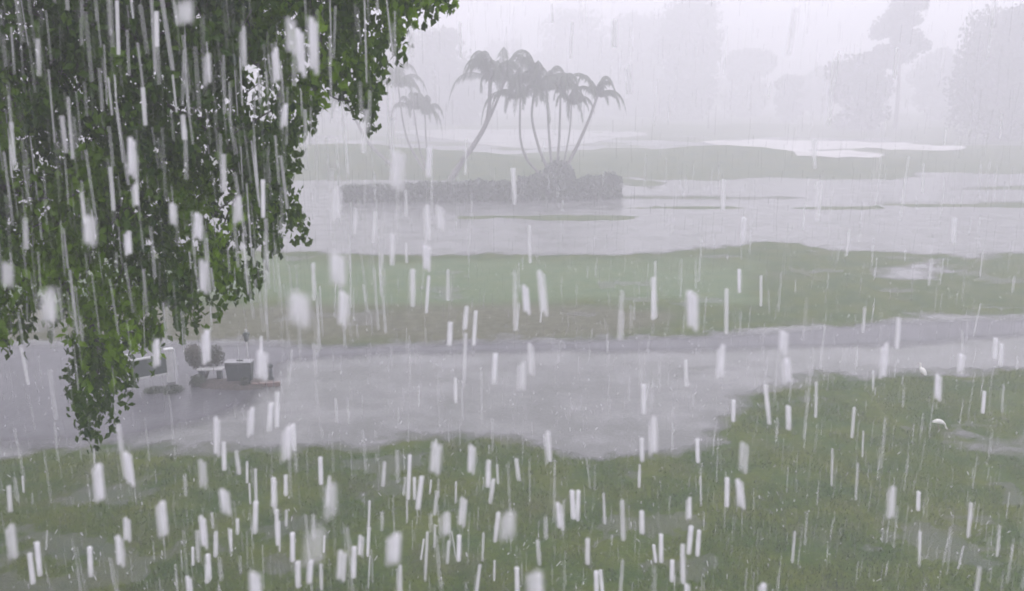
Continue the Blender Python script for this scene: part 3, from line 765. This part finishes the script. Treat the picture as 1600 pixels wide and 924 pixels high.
cpx = rng.uniform(-520, 760, N0); cpy = rng.uniform(-420, 690, N0)
sd_ = sdf(outpoly, cpx, cpy)
keep = sd_ + 34 * fbm(cpx, cpy, 70, 63, 3) > 7
for gx_, gy_, rx, ry, pr in GAPS:
    ing = ((cpx - gx_) / rx) ** 2 + ((cpy - gy_) / ry) ** 2 < 1
    keep &= ~(ing & (rng.random(N0) < pr))
keep &= ~((cpx < -20) & (rng.random(N0) < .35)) & ~((cpy < -20) & (rng.random(N0) < .35))
cpx, cpy, sd_ = cpx[keep], cpy[keep], sd_[keep]
C = []; T = []; tips = []
for a, b, s in zip(cpx, cpy, sd_):
    yy = rng.uniform(5.6, 8.6); top = D(a, b, yy)
    Ln = rng.uniform(0.10, 0.30) * (1.0 if s > 45 else 1.1)
    m = int(rng.uniform(10, 20) * (1.0 if Ln > .15 else 0.8))
    t = rng.random(m)
    sw = rng.normal(size=2) * 0.05
    r = (0.055 if s > 45 else 0.040) * (1 - 0.65 * t)
    x = top.x + sw[0] * t + rng.normal(size=m) * r; y = top.y + sw[1] * t + rng.normal(size=m) * r
    z = top.z + 0.06 - Ln * t + rng.normal(size=m) * 0.02
    C.append(np.stack([x, y, z], -1)); tips.append(top)
    base = 0.26 + 1.25 * max(0, float(fbm(np.array([top.x * 1.6 + yy]), np.array([top.z * 0.8]), 0.55, 77, 3)[0])) + rng.normal() * 0.05
    T.append(np.clip(base + rng.normal(size=m) * 0.09, 0, 1))
C = np.concatenate(C); T = np.concatenate(T)
V, F = leaves(C, 0.066, 0.75, 0.62, rng)
# the rest of the crown, above and left of the picture
q = rng.normal(size=(60000, 3)); q /= np.linalg.norm(q, axis=1, keepdims=True)
q = q * (rng.random(60000) ** 0.4)[:, None] * np.array([6.0, 6.5, 4.2]) + np.array([-8.6, 10.0, 10.6])
cz = (q - np.array(CAM)); cth, sth = math.cos(PITCH), math.sin(PITCH)
dep = cz[:, 1] * cth - cz[:, 2] * sth; upv = cz[:, 1] * sth + cz[:, 2] * cth
ppx = 800 + FPX * cz[:, 0] / np.maximum(dep, .1); ppy = 462 - FPX * upv / np.maximum(dep, .1)
q = q[((ppx < -25) | (ppy < -30)) & (dep > 1.5)]
q = q[fbm(q[:, 0] + q[:, 1] * .7, q[:, 2], 1.3, 91, 3) > -0.12]
V2, F2 = leaves(q, 0.17, 0.6, 0.6, rng)
F = np.concatenate([F, F2 + len(V)]); V = np.concatenate([V, V2]); T = np.concatenate([T, np.clip(rng.normal(0.3, 0.15, len(q)), 0, 1)])
mesh_np('crown', V, F, M['leaf'], TREE, attrs={'tone': ('FACE', T)})
print('near leaves', len(C))
bm = bmesh.new()
tr = smooth_path([Vector((-7.6, 9.0, -0.3)), Vector((-7.5, 8.9, 2.2)), Vector((-7.2, 8.6, 4.6)), Vector((-6.8, 8.2, 6.6))], 5)
tube_bm(bm, tr, [0.42 * (1 - 0.45 * i / (len(tr) - 1)) + (0.12 if i == 0 else 0) for i in range(len(tr))], 14)
bm_obj('trunk', bm, M['bark'], TREE, True)
bm = bmesh.new()
LIMBS = [[Vector((-6.8, 8.2, 6.4)), D(-60, 240, 7.6), D(30, 175, 7.3), D(110, 98, 7.0), D(185, 58, 6.8), D(300, -20, 6.7), D(480, -60, 6.6)],
         [Vector((-6.9, 8.3, 6.2)), D(-140, 330, 7.9), D(-20, 300, 7.6), D(90, 300, 7.3), D(190, 330, 7.1)],
         [Vector((-6.8, 8.2, 6.6)), D(-160, -60, 7.8), D(60, -180, 7.4), D(330, -200, 7.0), D(600, -150, 6.8)],
         [D(110, 98, 7.0), D(180, 95, 7.2), D(240, 150, 7.3), D(330, 210, 7.4), D(390, 290, 7.4)],
         [D(185, 58, 6.8), D(300, 60, 6.9), D(400, 100, 7.0), D(470, 160, 7.0)],
         [Vector((-6.9, 8.3, 5.6)), D(-200, 480, 8.0), D(-60, 440, 7.8), D(60, 420, 7.6), D(140, 500, 7.6), D(150, 600, 7.6)]]
for i, l in enumerate(LIMBS):
    q = smooth_path(l, 6); r0 = [0.10, .085, .12, .035, .035, .07][i]
    tube_bm(bm, q, [r0 * (1 - 0.82 * k / (len(q) - 1)) for k in range(len(q))], 8)
# twigs from the nearest limb point to the leaf clusters
lp = [p for l in LIMBS for p in smooth_path(l, 6)]
LPn = np.array([tuple(p) for p in lp])
for tpt in tips[::14]:
    dd = np.linalg.norm(LPn - np.array(tpt), axis=1); j = int(np.argmin(dd))
    if dd[j] > 1.1: continue
    a = lp[j]; q = smooth_path([a, a.lerp(tpt, 0.35) + Vector((rng.normal() * .06, rng.normal() * .06, 0.08 * dd[j])), a.lerp(tpt, 0.7) + Vector((rng.normal() * .05, rng.normal() * .05, 0.02)), tpt], 3)
    tube_bm(bm, q, [0.010 * (1 - 0.7 * k / (len(q) - 1)) for k in range(len(q))], 4)
bm_obj('limbs', bm, M['bark'], TREE, True)

# ------------------------------------------------------------------ rain
# heavy drops that run off the roof edge about a metre out, then finer rain farther off
BIG = [
 (206,214,280,12,1),(211,287,324,10,.6),(310,332,376,13,.9),(271,317,354,12,.6),(141,337,385,20,.6),(200,361,400,11,.8),(371,306,350,13,.5),(431,74,131,10,.8),
 (470,44,122,13,.8),(490,26,118,14,.8),(455,26,87,16,.4),(289,0,39,24,.5),(245,17,74,7,.6),(184,0,87,6,.5),(324,83,135,12,.4),(444,162,201,10,.8),(411,280,341,7,.7),
 (287,179,219,8,.5),(225,136,197,7,.45),(75,450,507,26,.5),(322,515,570,13,.9),(244,530,575,12,.8),(318,405,460,13,.6),(12,410,450,18,.4),(60,60,120,8,.3),(100,180,240,8,.3),
 (110,150,250,6,.3),(40,340,390,9,.3),(130,300,350,7,.35),(350,240,300,8,.4),(380,40,110,10,.35),(175,260,330,7,.35),(20,190,260,7,.3),
 (392,636,682,11,.8),(422,629,674,9,.8),(433,612,668,8,.7),(448,666,722,17,.8),(459,662,704,8,.7),(339,651,715,10,.8),(350,690,735,8,.7),(154,725,785,16,.95),(202,706,760,13,.95),
 (317,718,765,14,.35),(386,721,755,5,.5),(427,746,792,8,.8),(433,796,852,8,.7),(352,765,805,17,.75),(253,783,840,17,.7),(199,809,847,12,.65),(188,837,886,14,.75),(60,847,900,9,.9),
 (49,864,912,9,.7),(141,854,901,9,.75),(318,806,858,12,.9),(337,830,870,8,.6),(399,783,834,9,.85),(326,866,905,9,.85),(399,894,935,20,.7),(296,901,935,11,.8),(457,832,877,9,.9),
 (466,877,918,9,.65),(484,875,914,10,.9),(534,860,909,15,.6),(553,854,903,9,.8),(501,714,757,8,.85),(516,755,811,22,.4),(491,826,882,36,.28),(15,759,800,8,.5),(18,819,875,16,.45),
 (36,744,770,4,.5),(564,836,871,10,.7),(576,781,871,5,.5),(615,834,883,24,.75),(624,883,930,10,.5),(639,710,781,7,.7),(656,744,796,9,.75),(681,691,742,17,.6),(737,695,742,12,.75),
 (763,719,761,9,.75),(696,800,838,14,.6),(723,777,824,12,.6),(717,836,877,8,.85),(700,845,881,7,.4),(666,830,909,6,.4),(776,800,847,8,.6),(793,800,845,26,.45),(836,894,935,28,.6),
 (808,886,930,9,.7),(747,882,930,7,.5),(856,674,725,11,.6),(875,785,829,12,.85),(895,766,811,9,.85),(903,766,814,8,.8),(918,841,882,9,.5),(932,892,935,9,.8),(940,890,935,7,.7),
 (944,770,819,6,.35),(973,781,845,9,.35),(1003,684,721,8,.6),(1020,650,712,14,.55),(999,725,762,6,.4),(1003,798,834,9,.7),(1090,686,723,7,.85),(1076,777,813,10,.75),(1078,822,866,9,.8),
 (1091,828,869,8,.8),(1067,850,912,9,.6),(1033,834,879,8,.85),(1023,851,879,6,.7),(1050,875,909,8,.8),(1074,912,940,10,.8),(1136,746,792,8,.75),(1157,749,796,13,.75),(1162,691,740,15,.35),
 (1191,912,945,14,.8),(1082,454,517,18,.8),(1155,420,458,6,1),(1161,340,382,8,.9),(1022,433,498,9,.5),(1135,450,522,7,.4),(1189,430,479,5,.4),(1224,517,555,14,.85),(1126,538,592,13,.7),
 (1229,560,600,14,.95),(1199,600,664,8,.6),(1232,634,672,9,.75),(1146,625,659,7,.85),(1381,536,592,12,.85),(1403,496,545,8,.5),(1502,553,585,11,.8),(1466,585,627,11,.95),(1537,611,646,6,.95),
 (1555,528,562,8,.8),(1564,537,572,7,.75),(1072,562,604,7,.45),(1006,600,647,8,.8),(1333,636,685,6,.4),(1275,596,653,6,.35),(1490,340,380,7,.6),(773,552,600,9,.85),(703,503,540,9,.75),
 (728,478,515,8,.6),(742,485,540,7,.6),(712,590,630,6,.6),(822,445,492,11,.75),(848,422,495,13,.6),(815,565,612,14,.45),(830,535,590,11,.5),(468,457,512,32,.6),(528,395,448,24,.7),
 (537,455,513,16,.75),(645,420,480,9,.5),(667,383,425,12,.8),(668,430,490,6,.6),(613,365,415,9,.5),(667,320,380,10,.7),(688,322,362,13,.5),(622,235,300,20,.6),(670,228,278,9,.8),
 (803,262,320,8,.55),(555,325,365,6,.5),(525,290,345,12,.4),(585,330,380,7,.4),(410,548,595,17,.85),(408,525,560,6,.6),(1392,760,812,15,.5),(1435,768,798,7,.75),(1437,830,885,6,.4),
 (1515,785,840,7,.4),(982,100,150,10,.4),(643,40,90,10,.4),(960,30,75,8,.35),(570,170,240,9,.3),(490,410,470,7,.35),(700,420,470,7,.3),(1020,455,500,7,.4),(1130,280,330,7,.5),
 (1350,480,520,6,.3),(1325,360,400,5,.3),(1560,820,870,6,.3),(1300,700,760,5,.3),(1240,830,880,6,.3)]
RC = []; RR = []; RL = []; RO = []; RT = []
rng = np.random.default_rng(12)
for cx, y0, y1, wpx, op in BIG:
    dist = 1400 * 0.0085 / wpx * rng.uniform(0.92, 1.08)      # drops of one size, so broader streaks hang nearer
    dist = max(0.38, min(2.4, dist))
    a, b = D(cx, y0, dist), D(cx, y1, dist)
    ln = rng.normal() * 0.04 - 0.05 * np.sign(a.x)
    parts = [(0, 1, 0, 1, op)] if wpx < 10 else ([(-.22, .62, 0.0, .90, op), (.26, .5, .08, 1.0, op * rng.uniform(.5, 1.0))] if rng.random() < .5
             else [(-.3, .45, .12, 1.0, op * rng.uniform(.5, .9)), (.18, .68, 0.0, .92, op)])
    for sh, wf, t0, t1, oo in parts:
        c = a.lerp(b, (t0 + t1) / 2); w_ = wpx * dist / FPX
        RC.append((c.x + sh * w_, c.y, c.z)); RR.append(w_ * wf / 2); RL.append((a - b).length / 2 * (t1 - t0) * 0.97); RO.append(min(1, oo * 1.12))
        RT.append((ln, 0))
# more of the same, at random, along the roof edge (fainter), for any view point
for k in range(260):
    z = rng.uniform(0.9, 2.6); x = rng.uniform(-1, 1) * (z * 0.75 + 0.5)
    c = CAM + Vector((x, z, rng.uniform(-0.85, 0.35) * z))
    RC.append(tuple(c)); RR.append(rng.uniform(.0016, .0038)); RL.append(rng.uniform(.018, .045)); RO.append(rng.uniform(.12, .45)); RT.append((rng.normal() * .05, 0))
# the thick of the run-off, low and left of the middle
for k in range(48):
    cx = rng.normal(560, 210); y0 = rng.uniform(700, 905); wpx = rng.uniform(3.5, 9); hp = rng.uniform(22, 52)
    dist = min(2.4, 1400 * 0.0085 / wpx); a, b = D(cx, y0, dist), D(cx, y0 + hp, dist); c = (a + b) / 2
    RC.append(tuple(c)); RR.append(wpx * dist / FPX / 2); RL.append((a - b).length / 2); RO.append(rng.uniform(.15, .75)); RT.append((rng.normal() * .05 - .05 * np.sign(a.x), 0))
# water running off the leaves and branches of the near tree
for k in range(330):
    a = D(rng.uniform(-150, 620), rng.uniform(-20, 520) , rng.uniform(4.6, 6.2))
    if a.x > 0 and rng.random() < .8: continue
    RC.append(tuple(a)); RR.append(rng.uniform(.005, .014)); RL.append(rng.uniform(.06, .22)); RO.append(rng.uniform(.08, .32)); RT.append((rng.normal() * .04, 0))
# splashes where the drops hit
for k in range(3800):
    y = 11 + 30 * rng.random() ** 1.3; x = rng.uniform(-1, 1) * y * .68
    z = max(0.0, float(terrain(np.array([x]), np.array([y]))[0])) if k % 4 == 0 else 0.0
    RC.append((x, y, z + .025)); RR.append(rng.uniform(.004, .016)); RL.append(rng.uniform(.01, .035)); RO.append(rng.uniform(.1, .5)); RT.append((rng.normal() * .5, rng.normal() * .5))
# fine rain
NF = 9000
zz = 1.6 + 12 * rng.random(NF) ** 0.75
xx = rng.uniform(-1, 1, NF) * (zz * 0.68 + 1.0); hh = CAM.z + rng.uniform(-0.66, 0.24, NF) * zz
ok = hh > 0.5
for x, z, h in zip(xx[ok], zz[ok], hh[ok]):
    RC.append((x, z, h)); RR.append(rng.uniform(.0012, .0055)); RL.append(rng.uniform(.02, .10)); RO.append(rng.uniform(.03, .18) * (.35 if h > CAM.z - .09 * z else 1)); RT.append((rng.normal() * .03, rng.normal() * .02))
RC = np.array(RC); RR = np.array(RR); RL = np.array(RL); RO = np.array(RO); RT = np.array(RT)
SEG = 8
prof = [(-1.0, 0.90), (-0.97, 1.0), (-0.5, 0.97), (0.0, 1.0), (0.5, 0.94), (0.97, 1.0), (1.0, 0.90)]
nr = len(RC)
ang = np.arange(SEG) * 2 * np.pi / SEG
rings = []
for t, s in prof:
    x = RC[:, 0, None] + RR[:, None] * s * np.cos(ang) + (RT[:, 0] * RL * t)[:, None]
    y = RC[:, 1, None] + RR[:, None] * s * np.sin(ang) + (RT[:, 1] * RL * t)[:, None]
    z = RC[:, 2, None] + (RL * t)[:, None] + 0 * ang
    rings.append(np.stack([x, y, z], -1))
Vr = np.stack(rings, 1)                                         # nr, rings, SEG, 3
NV = len(prof) * SEG
fs = []
for i in range(len(prof) - 1):
    for k in range(SEG):
        fs.append([i * SEG + k, i * SEG + (k + 1) % SEG, (i + 1) * SEG + (k + 1) % SEG, (i + 1) * SEG + k])
for base in (0, (len(prof) - 1) * SEG):
    for q in ((0, 1, 2, 3), (0, 3, 4, 7), (4, 5, 6, 7)):
        fs.append([base + j for j in q])
fs = np.array(fs)
Fr = (fs[None] + (np.arange(nr) * NV)[:, None, None]).reshape(-1, 4)
fade = rng.uniform(-0.35, 0.45, nr)[:, None] * np.array([t for t, _ in prof])[None, :]
op = np.repeat(np.clip(RO[:, None] * (1 - np.abs(fade) * .5 + fade * .5), 0, 1), SEG, axis=1).ravel()
o = mesh_np('rain', Vr.reshape(-1, 3), Fr, M['rain'], smooth=True, attrs={'opacity': ('POINT', op)})
tag(o, 'white falling streaks of a heavy downpour filling the air', 'rain', kind='stuff')

# ------------------------------------------------------------------ the rain-filled air
bm = bmesh.new(); box(bm, 0, 0, 14.25, 2500, 2500, 31.5)
m, N, L = new_mat('rain_haze')
out = N.new('ShaderNodeOutputMaterial'); pv = N.new('ShaderNodeVolumePrincipled')
pv.inputs['Color'].default_value = (0.962, 0.952, 0.990, 1); pv.inputs['Density'].default_value = HAZE_DENSITY
pv.inputs['Anisotropy'].default_value = 0.0
L.new(pv.outputs[0], out.inputs['Volume'])
o = bm_obj('haze', bm, m)
tag(o, 'pale lavender rain haze hanging over the whole course', 'haze', kind='stuff')
